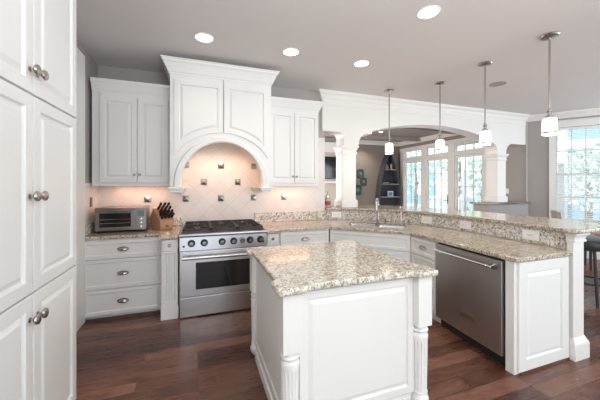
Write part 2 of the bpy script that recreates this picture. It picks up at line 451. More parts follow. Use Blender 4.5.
# ---------- nook window
wn = empty('window_4', (*WB0, 0), ang); struct(wn)
a0, b0, a1, b1 = NW
m = MB()
m.box(a0-.11, -.025, b0, a0, 0, b1); m.box(a1, -.025, b0, a1+.11, 0, b1); m.box(a0-.12, -.03, b1, a1+.12, 0, b1+.13)
m.box(a0-.12, -.045, b1+.13, a1+.12, 0, b1+.15); m.build('casing', 'trim', wn, bevel=.004)
B(a0-.14, -.07, b0-.03, a1+.14, 0, b0).build('window_sill', 'trim', wn, bevel=.005)
m = MB(); mid = 1.71
for z0, z1, yy in ((b0, mid+.02, .03), (mid-.02, b1, .06)):
    m.box(a0, yy, z0, a0+.04, yy+.03, z1); m.box(a1-.04, yy, z0, a1, yy+.03, z1); m.box(a0, yy, z0, a1, yy+.03, z0+.04); m.box(a0, yy, z1-.04, a1, yy+.03, z1)
m.build('sash', 'trim', wn)
m = MB()
for i in (1, 2): c = a0+.04+(a1-a0-.08)*i/3; m.box(c-.009, .05, b0, c+.009, .07, b1)
for z in ((b0+mid)/2, (mid+b1)/2): m.box(a0, .052, z-.009, a1, .068, z+.009)
m.build('muntins', 'trim', wn); B(a0, .058, b0, a1, .061, b1).build('window_glass', 'glass', wn)
bl = empty('window_blind', (*WB0, 0), ang)
m = MB(); z = b0+.03
while z < b1-.06:
    m.loft([[(a0+.02, -.002, z), (a1-.02, -.002, z), (a1-.02, .022, z+.013), (a0+.02, .022, z+.013)], [(a0+.02, -.002, z+.002), (a1-.02, -.002, z+.002), (a1-.02, .022, z+.015), (a0+.02, .022, z+.015)]])
    z += .036
m.build('slats', 'porch', bl); B(a0+.015, -.006, b1-.05, a1-.015, .026, b1-.005).build('headrail', 'trim', bl)
tag(bl, 'white slatted blind hanging in the breakfast nook window', 'blind')

# ================================================================== LARGE THINGS
# ---------- pantry (tall cabinet, left)
pt = empty('pantry_cabinet', (-.76, 0, 0), R(90))
B(-.2, 0,   .09, 2.222, .42, 2.97).build('body', 'white', pt); B(-.2, .06, 0, 2.21, .38, .09).build('toe_kick', 'white', pt)
tag(pt, 'tall white pantry cabinet with raised panel doors at the left edge', 'cabinet')
for x0, x1 in ((.27, .765), (.775, 1.262), (1.27, 1.70), (1.71, 2.215)):
    for z0, z1 in ((.10, .955), (.965, 1.895), (1.905, 2.93)):
        m = raised(MB(), x0, z0, x1, z1, -.001, .022, .06)
        d = m.build('door', 'white', pt)
        if x0 > 1.2:
            kz = {.10: .845, .965: 1.42, 1.905: 2.01}[z0]; kx = x1-.03 if x0 < 1.6 else x0+.03
            knob('knob', kx, -.023, kz, d, .025)

# ---------- lower cabinets
def drawer(name, x0, z0, x1, z1, parent, pull=True, fw=.035):
    d = raised(MB(), x0, z0, x1, z1, -.001, .02, fw, flat=True).build(name, 'white', parent)
    if pull: cup((x0+x1)/2, -.021, (z0+z1)/2 + (.0), d)
    return d
def lower(name, loc, rz, wd, depth, label, zs, x_in=.012, zb=.10):
    t = empty(name, loc, rz)
    B(0, 0, zb, wd, depth, .878).build('body', 'white', t)
    B(.01, .05, 0, wd-.01, depth-.02, zb).build('toe_kick', 'white', t)
    for z0, z1 in zs: drawer('drawer', x_in, z0, wd-x_in, z1, t)
    tag(t, label, 'cabinet'); return t
lower('drawer_cabinet', (-1.195, 3.69, 0), 0, .812, .58, 'white three drawer base cabinet under the toaster oven', [(.05, .325), (.335, .655), (.665, .862)], .02, zb=.04)
def pilaster(name, x0, x1, y0, depth, label):
    t = empty(name, (x0, y0, 0)); wd = x1-x0
    B(0, .012, 0, wd, depth, .878).build('body', 'white', t)
    m = MB()                                      # fluted front plate
    n = 4; a, b = .03, wd-.03; pts = [(0, .012), (0, 0), (a, 0)]
    st = (b-a)/n
    for i in range(n):
        c = a+st*(i+.5)
        for k in range(9): th_ = PI - PI*k/8; pts.append((c+st*.38*math.cos(th_), .008*math.sin(th_)))
    pts += [(b, 0), (wd, 0), (wd, .012)]
    m.loft([[(x, y, .20) for x, y in pts], [(x, y, .72) for x, y in pts]]).build('fluted_front', 'white', t)
    B(-.006, -.010, 0, wd+.006, .012, .15).build('plinth', 'white', t, bevel=.004)
    B(0, -.006, .15, wd, .012, .20).build('base_block', 'white', t, bevel=.008)
    B(0, -.006, .72, wd, .012, .745).build('collar', 'white', t, bevel=.006)
    r = B(.015, -.004, .748, wd-.015, .012, .87).build('rosette_block', 'white', t, bevel=.003)
    MB().lathe([(.019, 0), (.019, -.005), (.015, -.008), (.012, -.004), (.008, -.004), (.007, -.011), (.001, -.013)], (wd/2, -.004, .81), 'y', 20).build('rosette', 'nickel', r, smooth=True)
    tag(t, label, 'pilaster')
pilaster('fluted_pilaster', -.378, -.212, 3.44, .84, 'fluted white pilaster left of the range')
pilaster('fluted_pilaster', .797, .955, 3.46, .82, 'fluted white pilaster right of the range')
lower('drawer_cabinet', (.975, 3.53, 0), 0, .70, .75, 'white drawer base cabinet between the range and the corner sink cabinet', [(.115, .385), (.395, .665), (.675, .862)])
lower('drawer_cabinet', (2.42, 2.785, 0), R(-95), .43, .60, 'white drawer base cabinet between sink cabinet and dishwasher', [(.115, .385), (.395, .665), (.675, .862)])
# sink base, diagonal
t = empty('sink_cabinet', (1.685, 3.525, 0), R(-45)); W = 1.035
m = MB().box(0, 0, .10, W, .02, .878); m.box(0, .02, .10, .02, .5, .878); m.box(W-.02, .02, .10, W, .5, .878); m.box(.02, .02, .10, W-.02, .5, .12)
m.build('body', 'white', t); B(.01, .05, 0, W-.01, .5, .10).build('toe_kick', 'white', t)
raised(MB(), .012, .675, W-.012, .862, -.001, .02, .035, flat=True).build('false_front', 'white', t)
for x0, x1 in ((.012, W/2-.003), (W/2+.003, W-.012)):
    d = raised(MB(), x0, .115, x1, .665, -.001, .02, .055).build('door', 'white', t)
    knob('knob', x1-.03 if x0 < .1 else x0+.03, -.021, .61, d, .014)
tag(t, 'white diagonal corner cabinet under the sink', 'cabinet')

# ---------- dishwasher and end panel
t = empty('dishwasher', (2.382, 2.352, 0), R(-95)); W = .75
B(.005, .0, .09, W-.005, .57, .872).build('body', 'black', t)
B(.006, -.032, .10, W-.006, 0, .862).build('door', 'steel_dw', t, bevel=.004)
B(.01, .03, 0, W-.01, .10, .09).build('toe_kick', 'black', t)
m = MB().tube([(.03, -.075, .805), (W-.05, -.075, .805)], .011, 14); m.tube([(.05, -.032, .82), (.05, -.075, .805)], .008)
m.tube([(W-.07, -.032, .82), (W-.07, -.075, .805)], .008); m.build('handle', 'chrome', t, smooth=True)
MB().lathe([(.013, 0), (.013, .03), (.001, .032)], (W-.05, -.075, .805), 'x', 14).build('handle_cap', 'black', t)
B(.32, -.0355, .255, .48, -.032, .295).build('name_plate', 'nickel', t)
tag(t, 'stainless dishwasher with bar handle in the peninsula', 'dishwasher')
t = empty('end_panel', (2.305, 1.53, 0), 0)
B(0, .0, 0, .65, .068, .878).build('board', 'white', t, bevel=.002)
raised(MB(), .03, .02, .642, .872, -.0005, .018, .085).build('raised_panel', 'white', t)
B(.08, -.022, 0, .65, -.014, .022).build('shoe_moulding', 'woodtan', t) if False else None
tag(t, 'white raised panel closing the near end of the peninsula', 'panel')
struct(B(2.36, 1.510, 0, 2.95, 1.529, .02).build('trim_12', 'floor'))
# half wall behind peninsula and bar
SP = [(1.985, 4.285), (2.25, 4.17), (2.55, 3.93), (2.82, 3.60), (2.98, 3.22), (3.05, 2.80), (3.05, 2.3), (3.01, 1.57)]
def offs(path, d):
    P = [Vector(p) for p in path]; out = []
    for i in range(len(P)):
        a = P[max(i-1, 0)]; b = P[min(i+1, len(P)-1)]; t_ = (b-a).normalized(); out.append((P[i].x - t_.y*d, P[i].y + t_.x*d))
    return out
def smooth_path(p, k=3):
    out = []
    for i in range(len(p)-1):
        p0 = p[max(i-1, 0)]; p1 = p[i]; p2 = p[i+1]; p3 = p[min(i+2, len(p)-1)]
        for j in range(k):
            u = j/k
            out.append(tuple(.5*((2*p1[q]) + (-p0[q]+p2[q])*u + (2*p0[q]-5*p1[q]+4*p2[q]-p3[q])*u*u + (-p0[q]+3*p1[q]-3*p2[q]+p3[q])*u**3) for q in (0, 1)))
    out.append(p[-1]); return out
SPs = smooth_path(SP)
SPo = offs(SPs, .025)         # left of travel = away from kitchen
SPw = offs(SPs, .16)
tag(MB().prism(SPs + SPo[::-1], .917, 1.068).build('backsplash_riser', 'granite_splash'), 'dappled granite riser curving behind the sink up to the raised bar', 'backsplash')
SPo2 = offs(SPs, .028)
struct(MB().prism(SPo2 + SPw[::-1], 0, 1.066).build('wall_bar', 'trim'))
# bar post
t = empty('bar_post', (2.985, 1.50, 0))
B(0, 0, .15, .145, .05, 1.0).build('shaft', 'trim', t, bevel=.004)
rings = [[(-o, -o, z), (.145+o, -o, z), (.145+o, .05, z), (-o, .05, z)] for o, z in [(.026, .0), (.026, .125), (.022, .14), (.016, .15), (.006, .175), (.002, .18)]]
MB().loft(rings).build('plinth', 'trim', t)
rings = [[(-o*.5, -o, z), (.145+o, -o, z), (.145+o, .05, z), (-o*.5, .05, z)] for o, z in [(.002, .985), (.012, .99), (.012, 1.005), (.006, 1.01), (.01, 1.03), (.028, 1.05), (.03, 1.066)]]
MB().loft(rings).build('capital', 'trim', t)
tag(t, 'slim white post holding up the near end of the raised bar', 'post')

# counters
def slab(name, outer, holes, z1, th, mat, bevel=.011):
    return MB().slab(outer, holes, z1-th, z1).build(name, mat, bevel=bevel, seg=3)
tag(slab('granite_countertop', [(-1.197, 4.287), (-1.197, 3.66), (-.425, 3.66), (-.41, 3.645), (-.41, 3.41), (-.208, 3.41), (-.208, 4.287)], [], .915, .036, 'granite'), 'beige granite countertop left of the range, under the toaster oven', 'countertop')
def rot(cx, cy, a, pts): return [(cx + x*math.cos(a) - y*math.sin(a), cy + x*math.sin(a) + y*math.cos(a)) for x, y in pts]
def rrect(x0, y0, x1, y1, r, n=4):
    p = []
    for cx, cy, a in ((x1-r, y0+r, -90), (x1-r, y1-r, 0), (x0+r, y1-r, 90), (x0+r, y0+r, 180)):
        for k in range(n+1): q = R(a+90*k/n); p.append((cx+r*math.cos(q), cy+r*math.sin(q)))
    return p
SC = (2.335, 3.415); SA = R(-45)
hole = rot(*SC, SA, rrect(-.40, -.19, .40, .19, .05))
inner = offs(SPs, -.001)
tag(slab('granite_countertop', [(.80, 4.287), (.80, 3.43), (.965, 3.43), (.985, 3.45), (.985, 3.50), (1.67, 3.50), (2.385, 2.785), (2.285, 1.51), (2.295, 1.50), (2.980, 1.50), (2.980, 1.57)] + inner[::-1], [hole], .915, .036, 'granite'), 'long beige granite countertop running round the corner sink to the end of the peninsula', 'countertop')
# low splashes
m = B(-1.1895, 4.255, .917, -.208, 4.2795, 1.03); m.box(-1.1895, 3.70, .917, -1.167, 4.255, 1.03)
tag(m.build('low_backsplash', 'granite_splash'), 'low granite upstand on the wall behind the toaster oven', 'backsplash')
tag(B(.80, 4.255, .917, 1.955, 4.2795, 1.058).build('low_backsplash', 'granite_splash'), 'low granite upstand right of the range', 'backsplash')
# bar top
bf = offs(SPs, -.035)
bar = [(1.975, 4.235)] + bf[1:-1] + [(2.93, 1.52), (2.95, 1.475), (3.00, 1.455)] + [(3.60, 1.46), (3.70, 1.51), (3.74, 1.68), (3.75, 2.2), (3.76, 2.9), (3.72, 3.5), (3.60, 4.0), (3.35, 4.45), (3.0, 4.755), (1.975, 4.755)]
tag(slab('raised_bar_top', bar[::-1], [], 1.104, .036, 'granite'), 'raised curved granite bar top behind the sink and peninsula', 'countertop')

# ---------- sink, faucets
t = empty('kitchen_sink', (*SC, 0), SA)
for x0, x1 in ((-.40, -.01), (.01, .40)):
    rr = [(0, .900), (.003, .895), (.006, .74), (.03, .72)]
    m = MB(); m.loft([[(x, y, z) for x, y in rrect(x0+i, -.19+i, x1-i, .19-i, .05)] for i, z in rr], False, True)
    m.build('bowl', 'steel', t, smooth=True)
    MB().lathe([(.04, .7215), (.035, .724), (.001, .724)], ((x0+x1)/2, 0, 0), 'z', 16).build('drain', 'chrome', t)
m = MB().box(-.012, -.19, .86, .012, .19, .898); m.build('divider', 'steel', t, bevel=.003)
rim = MB(); ro, ri = rrect(-.415, -.205, .415, .205, .06), rrect(-.392, -.182, .392, .182, .05)
rim.slab(ro, [ri], .916, .919); rim.build('rim', 'chrome', t)
tag(t, 'double bowl stainless sink set in the corner countertop', 'sink')
t = empty('kitchen_faucet', (2.475, 3.555, .916), R(-45))
MB().lathe([(.030, 0), (.030, .006), (.020, .012), (.022, .10), (.020, .12), (.018, .26), (.020, .265), (.020, .275), (.016, .285)], n=16).build('body', 'nickel', t, smooth=True)
pts = [(0, 0, .28)] + [(0, -.07+.07*math.cos(a), .30+.06*math.sin(a)) for a in [PI*k/8 for k in range(9)]] + [(0, -.14, .26), (0, -.145, .20)]
MB().tube(pts, [.015]*len(pts[:-2]) + [.018, .019], 12).build('spout', 'nickel', t, smooth=True)
MB().tube([(0, 0, .07), (.07, 0, .075), (.10, -.01, .075)], [.013, .011, .009]).build('lever', 'nickel', t, smooth=True)
tag(t, 'tall satin nickel pull down faucet behind the sink', 'faucet')
t = empty('water_dispenser', (2.70, 3.33, .916), R(-45))
MB().lathe([(.020, 0), (.020, .005), (.011, .012), (.009, .05)], n=14).build('body', 'nickel', t, smooth=True)
pts = [(0, 0, .04), (0, 0, .18)] + [(0, -.05+.05*math.cos(a), .20+.05*math.sin(a)) for a in [PI*.85*k/8 for k in range(9)]]
MB().tube(pts, .010, 10).build('spout', 'chrome', t, smooth=True)
tag(t, 'thin chrome gooseneck water tap right of the main faucet', 'tap')
t = empty('soap_dispenser', (2.81, 3.30, .916), R(-70))
MB().lathe([(.017, 0), (.017, .006), (.011, .012), (.010, .05), (.013, .055), (.013, .07), (.003, .072)], n=14).build('body', 'nickel', t, smooth=True)
MB().tube([(0, 0, .065), (-.03, -.02, .075), (-.06, -.04, .07)], .005).build('nozzle', 'nickel', t, smooth=True)
tag(t, 'short nickel soap pump beside the thin water tap', 'soap dispenser')
t = empty('side_handle', (2.56, 3.49, .916), R(-45))
MB().lathe([(.020, 0), (.020, .006), (.013, .012), (.013, .06), (.016, .065), (.012, .085), (.002, .088)], n=14).build('body', 'nickel', t, smooth=True)
tag(t, 'stubby nickel fitting just right of the tall faucet', 'faucet fitting')

# ---------- island
IX0, IX1, IY0, IY1 = .395, 1.482, 1.455, 2.575
nb, dp = .16, .035
poly = []
def nc(cx, cy, sx, sy): pass
# bump-outs at four corners
poly = [(IX0, IY0), (IX0+nb, IY0), (IX0+nb+.03, IY0+dp), (IX1-nb-.03, IY0+dp), (IX1-nb, IY0), (IX1, IY0),
        (IX1, IY0+nb), (IX1-dp, IY0+nb+.03), (IX1-dp, IY1-nb-.03), (IX1, IY1-nb), (IX1, IY1),
        (IX1-nb, IY1), (IX1-nb-.03, IY1-dp), (IX0+nb+.03, IY1-dp), (IX0+nb, IY1), (IX0, IY1),
        (IX0, IY1-nb), (IX0+dp, IY1-nb-.03), (IX0+dp, IY0+nb+.03), (IX0, IY0+nb)]
ob = MB().prism(poly, .877, .917).build('island_countertop', 'granite_isl', bevel=.012, seg=3)
tag(ob, 'cream granite island countertop with stepped out corners', 'countertop')
isl = empty('kitchen_island', (0, 0, 0))
ex0, ex1, ey0, ey1 = .47, 1.412, 1.555, 2.495
B(ex0, ey0, .0, ex1, ey1, .875).build('body', 'white', isl)
raised(MB(), ex0+.075, .10, ex1-.06, .86, ey0-.001, .018, .045).build('front_panel', 'white', isl)
m = MB(); m.loft([[(ex0-.001-d, ey0+.03+i, .10+i), (ex0-.001-d, ey1-.03-i, .10+i), (ex0-.001-d, ey1-.03-i, .86-i), (ex0-.001-d, ey0+.03+i, .86-i)] for i, d in [(0, 0), (0, .006), (.04, .006), (.046, .001)]])
m.build('side_panel', 'white', isl)
mb_ = [(0, 0), (.018, 0), (.018, .10), (.012, .12), (.004, .135), (0, .135)]
MB().sweep([(ex0, ey1), (ex1, ey1), (ex1, ey0), (ex0, ey0)], [( -a if False else a, b) for a, b in mb_], closed=True).build('base_moulding', 'white', isl) if False else None
m = MB()
for a, b, c, d in ((ex0+.09, ey0-.02, ex1-.09, ey0), (ex0-.02, ey0+.09, ex0, ey1-.09), (ex1, ey0+.09, ex1+.02, ey1-.09)):
    m.box(a, b, 0, c, d, .075); m.box(a+(.006 if d-b > .1 else 0), b+(.006 if c-a > .1 else 0), .075, c-(.006 if d-b > .1 else 0), d, .09)
m.build('base_moulding', 'white', isl, bevel=.004)
tag(isl, 'white kitchen island with raised panels and fluted corner legs', 'kitchen island')
def leg(x, y):
    l = MB().box(x-.055, y-.055, .548, x+.055, y+.055, .875).build('leg', 'white', isl, bevel=.003)
    MB().lathe([(a, b-.082) for a, b in [(.050, .63), (.052, .626), (.040, .618), (.038, .612), (.052, .606), (.055, .598), (.052, .590), (.040, .584), (.040, .578), (.050, .572), (.054, .560), (.052, .54)]], (x, y, 0), 'z', 28).build('turned_ring', 'white', l, smooth=True)
    rings = []
    for r0, z, fl in [(.051, .459, 0), (.051, .448, 0), (.051, .44, .0065), (.050, .35, .0065), (.046, .13, .006), (.046, .12, 0), (.045, .11, 0)]:
        ring = []
        for i in range(112):
            a = 2*PI*i/112; f_ = max(0, math.sin(14*a)) * fl
            ring.append((x+(r0-f_)*math.cos(a), y+(r0-f_)*math.sin(a), z))
        rings.append(ring)
    MB().loft(rings).build('fluted_shaft', 'white', l, smooth=True)
    MB().lathe([(.044, .11), (.050, .107), (.050, .10), (.040, .094), (.050, .082), (.058, .06), (.056, .03), (.042, .01), (.036, 0)], (x, y, 0), 'z', 28).build('foot', 'white', l, smooth=True)
for x, y in ((.487, 1.538), (1.398, 1.538), (.487, 2.49), (1.398, 2.49)): leg(x, y)

# ---------- range
rg = empty('range', (-.195, 3.40, 0)); W = .98
B(.0, .03, .10, W, .86, .90).build('body', 'steel', rg)
B(.02, .05, 0, W-.02, .8, .10).build('toe_kick', 'black', rg)
B(.004, -.004, .012, W-.004, .03, .225).build('lower_drawer', 'steel', rg, bevel=.004)
dr = B(.004, -.012, .237, W-.004, .03, .735).build('oven_door', 'steel', rg, bevel=.005)
B(.17, -.0145, .31, W-.10, -.011, .61).build('oven_window', 'blackglass', dr)
m = MB().tube([(.035, -.065, .675), (W-.035, -.065, .675)], .019, 16)
for x in (.06, W-.06): m.tube([(x, -.012, .675), (x, -.065, .675)], .011, 12)
m.build('oven_handle', 'steel', dr, smooth=True)
cp = MB().prism_yz([(.03, .745), (-.008, .745), (.006, .895), (.03, .895)], 0, W).build('control_panel', 'steel_panel', rg, bevel=.003)
kx = [.125, .26, .455, .585, .685, .775, .90]
for i, x in enumerate(kx):
    kn = MB().lathe([(.040, .002), (.041, -.004), (.039, -.010)], (x, 0, .825), 'y', 22).build('control_knob', 'black' if i != 4 else 'chrome', cp, smooth=True)
    MB().lathe([(.027, -.008), (.025, -.035), (.020, -.043), (.001, -.044)], (x, 0, .825), 'y', 20).build('knob_cap', 'knobcap', kn, smooth=True)
for x in (.045, W-.045): B(x-.011, -.008, .785, x+.011, 0, .807).build('indicator_switch', 'black', cp)
m = MB().prism_yz([(-.03, .90), (-.034, .915), (-.028, .932), (.02, .935), (.86, .935), (.86, .90)], -.003, W+.003).build('cooktop', 'steel_panel', rg, bevel=.002)
B(.015, .05, .935, W-.015, .84, .940).build('burner_tray', 'black', rg)
gw = (W-.06)/3
for g in range(3):
    x0 = .03+g*gw+.004; x1 = x0+gw-.008; m = MB()
    for y in (.07, .82): m.box(x0, y, .955, x1, y+.014, .975)
    for x in (x0, x1-.014): m.box(x, .07, .955, x+.014, .834, .975)
    m.box(x0, .445, .955, x1, .459, .975)
    for y0 in (.084, .459):
        cx = (x0+x1)/2; cy = y0+.18
        m.box(cx-.006, y0, .958, cx+.006, cy-.05, .977); m.box(cx-.006, cy+.05, .958, cx+.006, y0+.362, .977)
        m.box(x0, cy-.006, .958, cx-.05, cy+.006, .977); m.box(cx+.05, cy-.006, .958, x1, cy+.006, .977)
        for q in (-1, 1):
            for s_ in (-1, 1): m.tube([(cx+q*.04, cy+s_*.045, .966), (cx+q*(gw/2-.02), cy+s_*.165, .966)], .006, 6)
    for x in (x0+.007, x1-.007):
        for y in (.077, .45, .827): m.box(x-.007, y-.007, .940, x+.007, y+.007, .956)
    m.build('grate', 'iron', rg)
    for y0 in (.264, .639):
        cx = (x0+x1)/2
        MB().lathe([(.055, .940), (.055, .948), (.045, .950), (.045, .958), (.035, .962), (.001, .963)], (cx, y0, 0), 'z', 20).build('burner', 'iron', rg, smooth=True)
B(.0, .86, .90, W, .875, .965).build('rear_trim', 'steel', rg)
tag(rg, 'stainless steel range with gas cooktop under the arched hood', 'range')

# ---------- upper cabinets
def crown_cab(path, z, s=1.0): return MB().sweep(path, [(a*s, b*s) for a, b in [(0, 0), (0, -.16), (.010, -.16), (.012, -.145), (.02, -.135), (.035, -.10), (.06, -.05), (.075, -.03), (.078, -.015), (.088, -.012), (.088, 0)]], z)
def upper(x0, x1, label, left_ret, right_ret, doors):
    t = empty('wall_cabinet', (0, 0, 0)); y = 3.95
    B(x0, y, 1.49, x1, 4.279, 2.60).build('body', 'white', t)
    B(x0, y-.006, 1.462, x1, y+.02, 1.492).build('light_rail', 'white', t, bevel=.004)
    for k, (a, b) in enumerate(doors):
        d = raised(MB(), a, 1.505, b, 2.525, y-.001, .02, .055).build('door', 'white', t)
        knob('knob', b-.025 if k == 0 else a+.025, y-.021, 1.60, d, .015)
    path = ([(x0, 4.279)] if left_ret else []) + [(x0, y), (x1, y)] + ([(x1, 4.279)] if right_ret else [])
    crown_cab(path, 2.71, .85).build('crown', 'white', t); B(x0, y, 2.60, x1, 4.279, 2.705).build('top_box', 'white', t)
    tag(t, label, 'cabinet'); return t
upper(-1.165, -.318, 'white two door wall cabinet left of the hood', False, False, [(-1.085, -.70), (-.692, -.355)])
upper(.908, 1.70, 'white two door wall cabinet right of the hood', False, True, [(.935, 1.312), (1.319, 1.69)])

# ---------- hood
hx0, hx1, hy = -.31, .90, 3.66
cx = (hx0+hx1)/2; AZ = 1.50; aw, ah = .485, .505
hood = empty('range_hood', (0, 0, 0))
def ell(a, b, n=28, z=AZ): return [(cx + a*math.cos(PI - PI*i/n), z + b*math.sin(PI - PI*i/n)) for i in range(n+1)]
p = [(hx0, 1.45), (hx0, 2.86), (hx1, 2.86), (hx1, 1.45), (cx+aw, 1.45)] + ell(aw, ah)[::-1] + [(cx-aw, 1.45)]
hb = MB().prism_xz(p, hy, hy+.04)
hb.box(hx0, hy+.04, 1.45, hx0+.02, 4.279, 2.86); hb.box(hx1-.02, hy+.04, 1.45, hx1, 4.279, 2.86)
hb.build('mantel', 'white', hood)
# flat liner with the lamps above the arch
B(hx0+.021, hy+.041, 2.10, hx1-.021, 4.278, 2.14).build('hood_liner', 'cream', hood)
# arch trim
r1, r2, r3, r4 = ell(aw, ah), ell(aw+.012, ah+.012), ell(aw+.068, ah+.040), ell(aw+.082, ah+.052)
tr = MB(); N_ = len(r1); rings = []
for i in range(N_):
    def q(r, y): return (r[i][0], y, r[i][1])
    rings.append([q(r1, hy), q(r1, hy-.028), q(r2, hy-.034), q(r3, hy-.034), q(r3, hy-.024), q(r4, hy-.012), q(r4, hy)])
rings = [[(x, y, 1.452) for x, y, z in rings[0]]] + rings + [[(x, y, 1.452) for x, y, z in rings[-1]]]
tr.loft(rings).build('arch_trim', 'white', hood)
for a, b in ((hx0-.004, hx0+.135), (hx1-.135, hx1+.004)):
    m = MB()
    for i, (o, z0, z1) in enumerate([(.018, 1.428, 1.452), (.008, 1.41, 1.428), (-.004, 1.385, 1.41)]):
        m.box(a-o, hy-.036-o, z0, b+o, 4.279, z1)
    m.build('corbel', 'white', hood, bevel=.005)
def hood_door(x0, x1, top, ir):
    a0, b0 = .63, .62
    def P(i):
        pts = []; L0, L1 = x0+i, x1-i
        for k in range(17):
            x = L0+(L1-L0)*k/16; u = (x-cx)/(a0+i*.9); pts.append((x, AZ+(b0+i)*math.sqrt(max(.02, 1-u*u*.92))))
        return pts + [(L1, top-i), (L0, top-i)]
    return raised(MB(), 0, 0, 0, 0, hy-.001, .018, .055, poly=P)
hood_door(hx0+.045, cx-.008, 2.72, 0).build('door', 'white', hood)
hood_door(cx+.008, hx1-.045, 2.72, 0).build('door', 'white', hood)
B(cx-.006, hy-.004, 2.13, cx+.006, hy, 2.78).build('centre_gap', 'groove', hood)  # tan strip filling the gap between the hood doors
crown_cab([(hx0, 4.279), (hx0, hy), (hx1, hy), (hx1, 4.279)], 2.945, 1.05).build('crown', 'white', hood)
B(hx0, hy, 2.86, hx1, 4.279, 2.94).build('top_box', 'white', hood)
for dx in (-.27, 0, .27):
    zz = 2.099
    MB().lathe([(.022, .0), (.022, -.006), (.001, -.008)], (cx+dx, 3.95, zz), 'z', 16).build('hood_bulb', 'puck', hood)
    l = bpy.data.lights.new('hood_light', 'SPOT'); l.energy = 5.5; l.color = (1, .58, .36); l.spot_size = R(150); l.spot_blend = .8; l.shadow_soft_size = .02
    o = bpy.data.objects.new('hood_light', l); o.location = (cx+dx, 4.0, zz-.02); o.rotation_euler = (R(-8), 0, 0); o.parent = hood; col.objects.link(o)
tag(hood, 'white arched mantel hood with two panel doors above the range', 'range hood')

# under cabinet lights
for i, (x0, x1) in enumerate(((-1.0, -.4), (.98, 1.62))):
    t = empty('under_cabinet_light', ((x0+x1)/2, 4.12, 1.475))
    B(-(x1-x0)/2, -.03, 0, (x1-x0)/2, .03, .012).build('housing', 'plate', t)
    l = bpy.data.lights.new('strip_light', 'AREA'); l.shape = 'RECTANGLE'; l.size = x1-x0; l.size_y = .05; l.energy = 1.3; l.color = (1, .55, .36)
    o = bpy.data.objects.new('strip_light', l); o.location = (0, 0, -.004); o.parent = t; col.objects.link(o)
    tag(t, 'slim strip light under the wall cabinet %s of the hood' % ('left', 'right')[i], 'light')

# ---------- tile backsplash
tb = empty('tile_backsplash', (0, 0, 0))
# tile grid phase: insets sit on joints
def tiles(m): return m
o = B(-1.198, 4.280, .94, 1.955, 4.2895, 2.25)
o = o.build('tile_field', 'tile', tb, loc=(0, 0, 0))
tag(B(-1.1995, 3.70, .94, -1.190, 4.279, 1.50).build('side_tile_backsplash', 'tile'), 'pale diagonal tile on the left wall beside the toaster oven', 'backsplash')
tag(tb, 'pale diagonal tile backsplash with metal insets behind the range', 'backsplash')
def inset(x, z, wall=0):
    h = .042; m = MB()
    rg_ = [(h, 0), (h, -.006), (h*.8, -.009), (h*.15, -.021), (h*.05, -.0215)]
    m.loft([[(x-s, 4.2799+d, z-s), (x+s, 4.2799+d, z-s), (x+s, 4.2799+d, z+s), (x-s, 4.2799+d, z+s)] for s, d in rg_])
    m.build('metal_inset', 'pewter', tb)
for x in (-.16, .312, .784): inset(x, 1.757)
for x in (.076, .548): inset(x, 1.522)
for x in (-.632, -.16, .312, .784, 1.256): inset(x, 1.288)
m = B(-1.19, 3.96, 1.22, -1.180, 4.02, 1.33).build('wall_switch', 'branch'); tag(m, 'brown metal switch plate on the left wall above the toaster oven', 'switch')

# ---------- outlets
def outlet(px, rz, z, label, cat='outlet', dark='slot', wd=.155, ht=.096):
    t = empty('outlet', (px[0], px[1], z), rz)
    B(-wd/2, -.006, -ht/2, wd/2, 0, ht/2).build('cover_plate', 'plate', t, bevel=.002)
    for dx in (-.022, .022):
        f_ = B(dx-.014, -.008, -.017, dx+.014, -.006, .017).build('socket', 'plate', t, bevel=.001)
        m = MB().box(dx-.008, -.0086, .004, dx+.008, -.008, .006); m.box(dx-.008, -.0086, -.006, dx+.008, -.008, -.004); m.build('slots', dark, f_)
    tag(t, label, cat); return t
def on_path(s_px):
    # point on the splash face hit by the camera column s_px
    d = (s_px-300)/286; th = R(19.6); dx = d*math.cos(th)+math.sin(th); dy = -d*math.sin(th)+math.cos(th)
    for a, b in zip(SPs, SPs[1:]):
        den = dx*(b[1]-a[1]) - dy*(b[0]-a[0])
        if abs(den) < 1e-9: continue
        u = (a[1]*dx - a[0]*dy) / -den * 1.0
        u = -(dx*a[1] - dy*a[0]) / den
        if 0 <= u <= 1:
            t_ = Vector((b[0]-a[0], b[1]-a[1])).normalized()
            return ((a[0]+(b[0]-a[0])*u - (-t_.y)*.001*0, a[1]+(b[1]-a[1])*u), math.atan2(t_.y, t_.x))
OUT = [(336.5, 'white outlet in the granite riser nearest the wall cabinets, left of the faucet'), (426.7, 'white outlet in the granite riser just right of the sink'),
       (465.5, 'white outlet in the granite riser above the dishwasher'), (531, 'white outlet with a red button at the near end of the granite riser')]
for k, (px, lb) in enumerate(OUT):
    (q, a) = on_path(px)
    t = outlet(q, a, .992, lb)
    t.location.x += math.sin(a)*.002; t.location.y -= math.cos(a)*.002
    if k == 3: B(-.006, -.0095, -.004, .006, -.0085, .004).build('test_button', 'red', t)
m = outlet((RX-.001, 4.66), R(-90), 1.34, 'white switch plate on the grey wall right of the right column', 'switch', wd=.09, ht=.12)

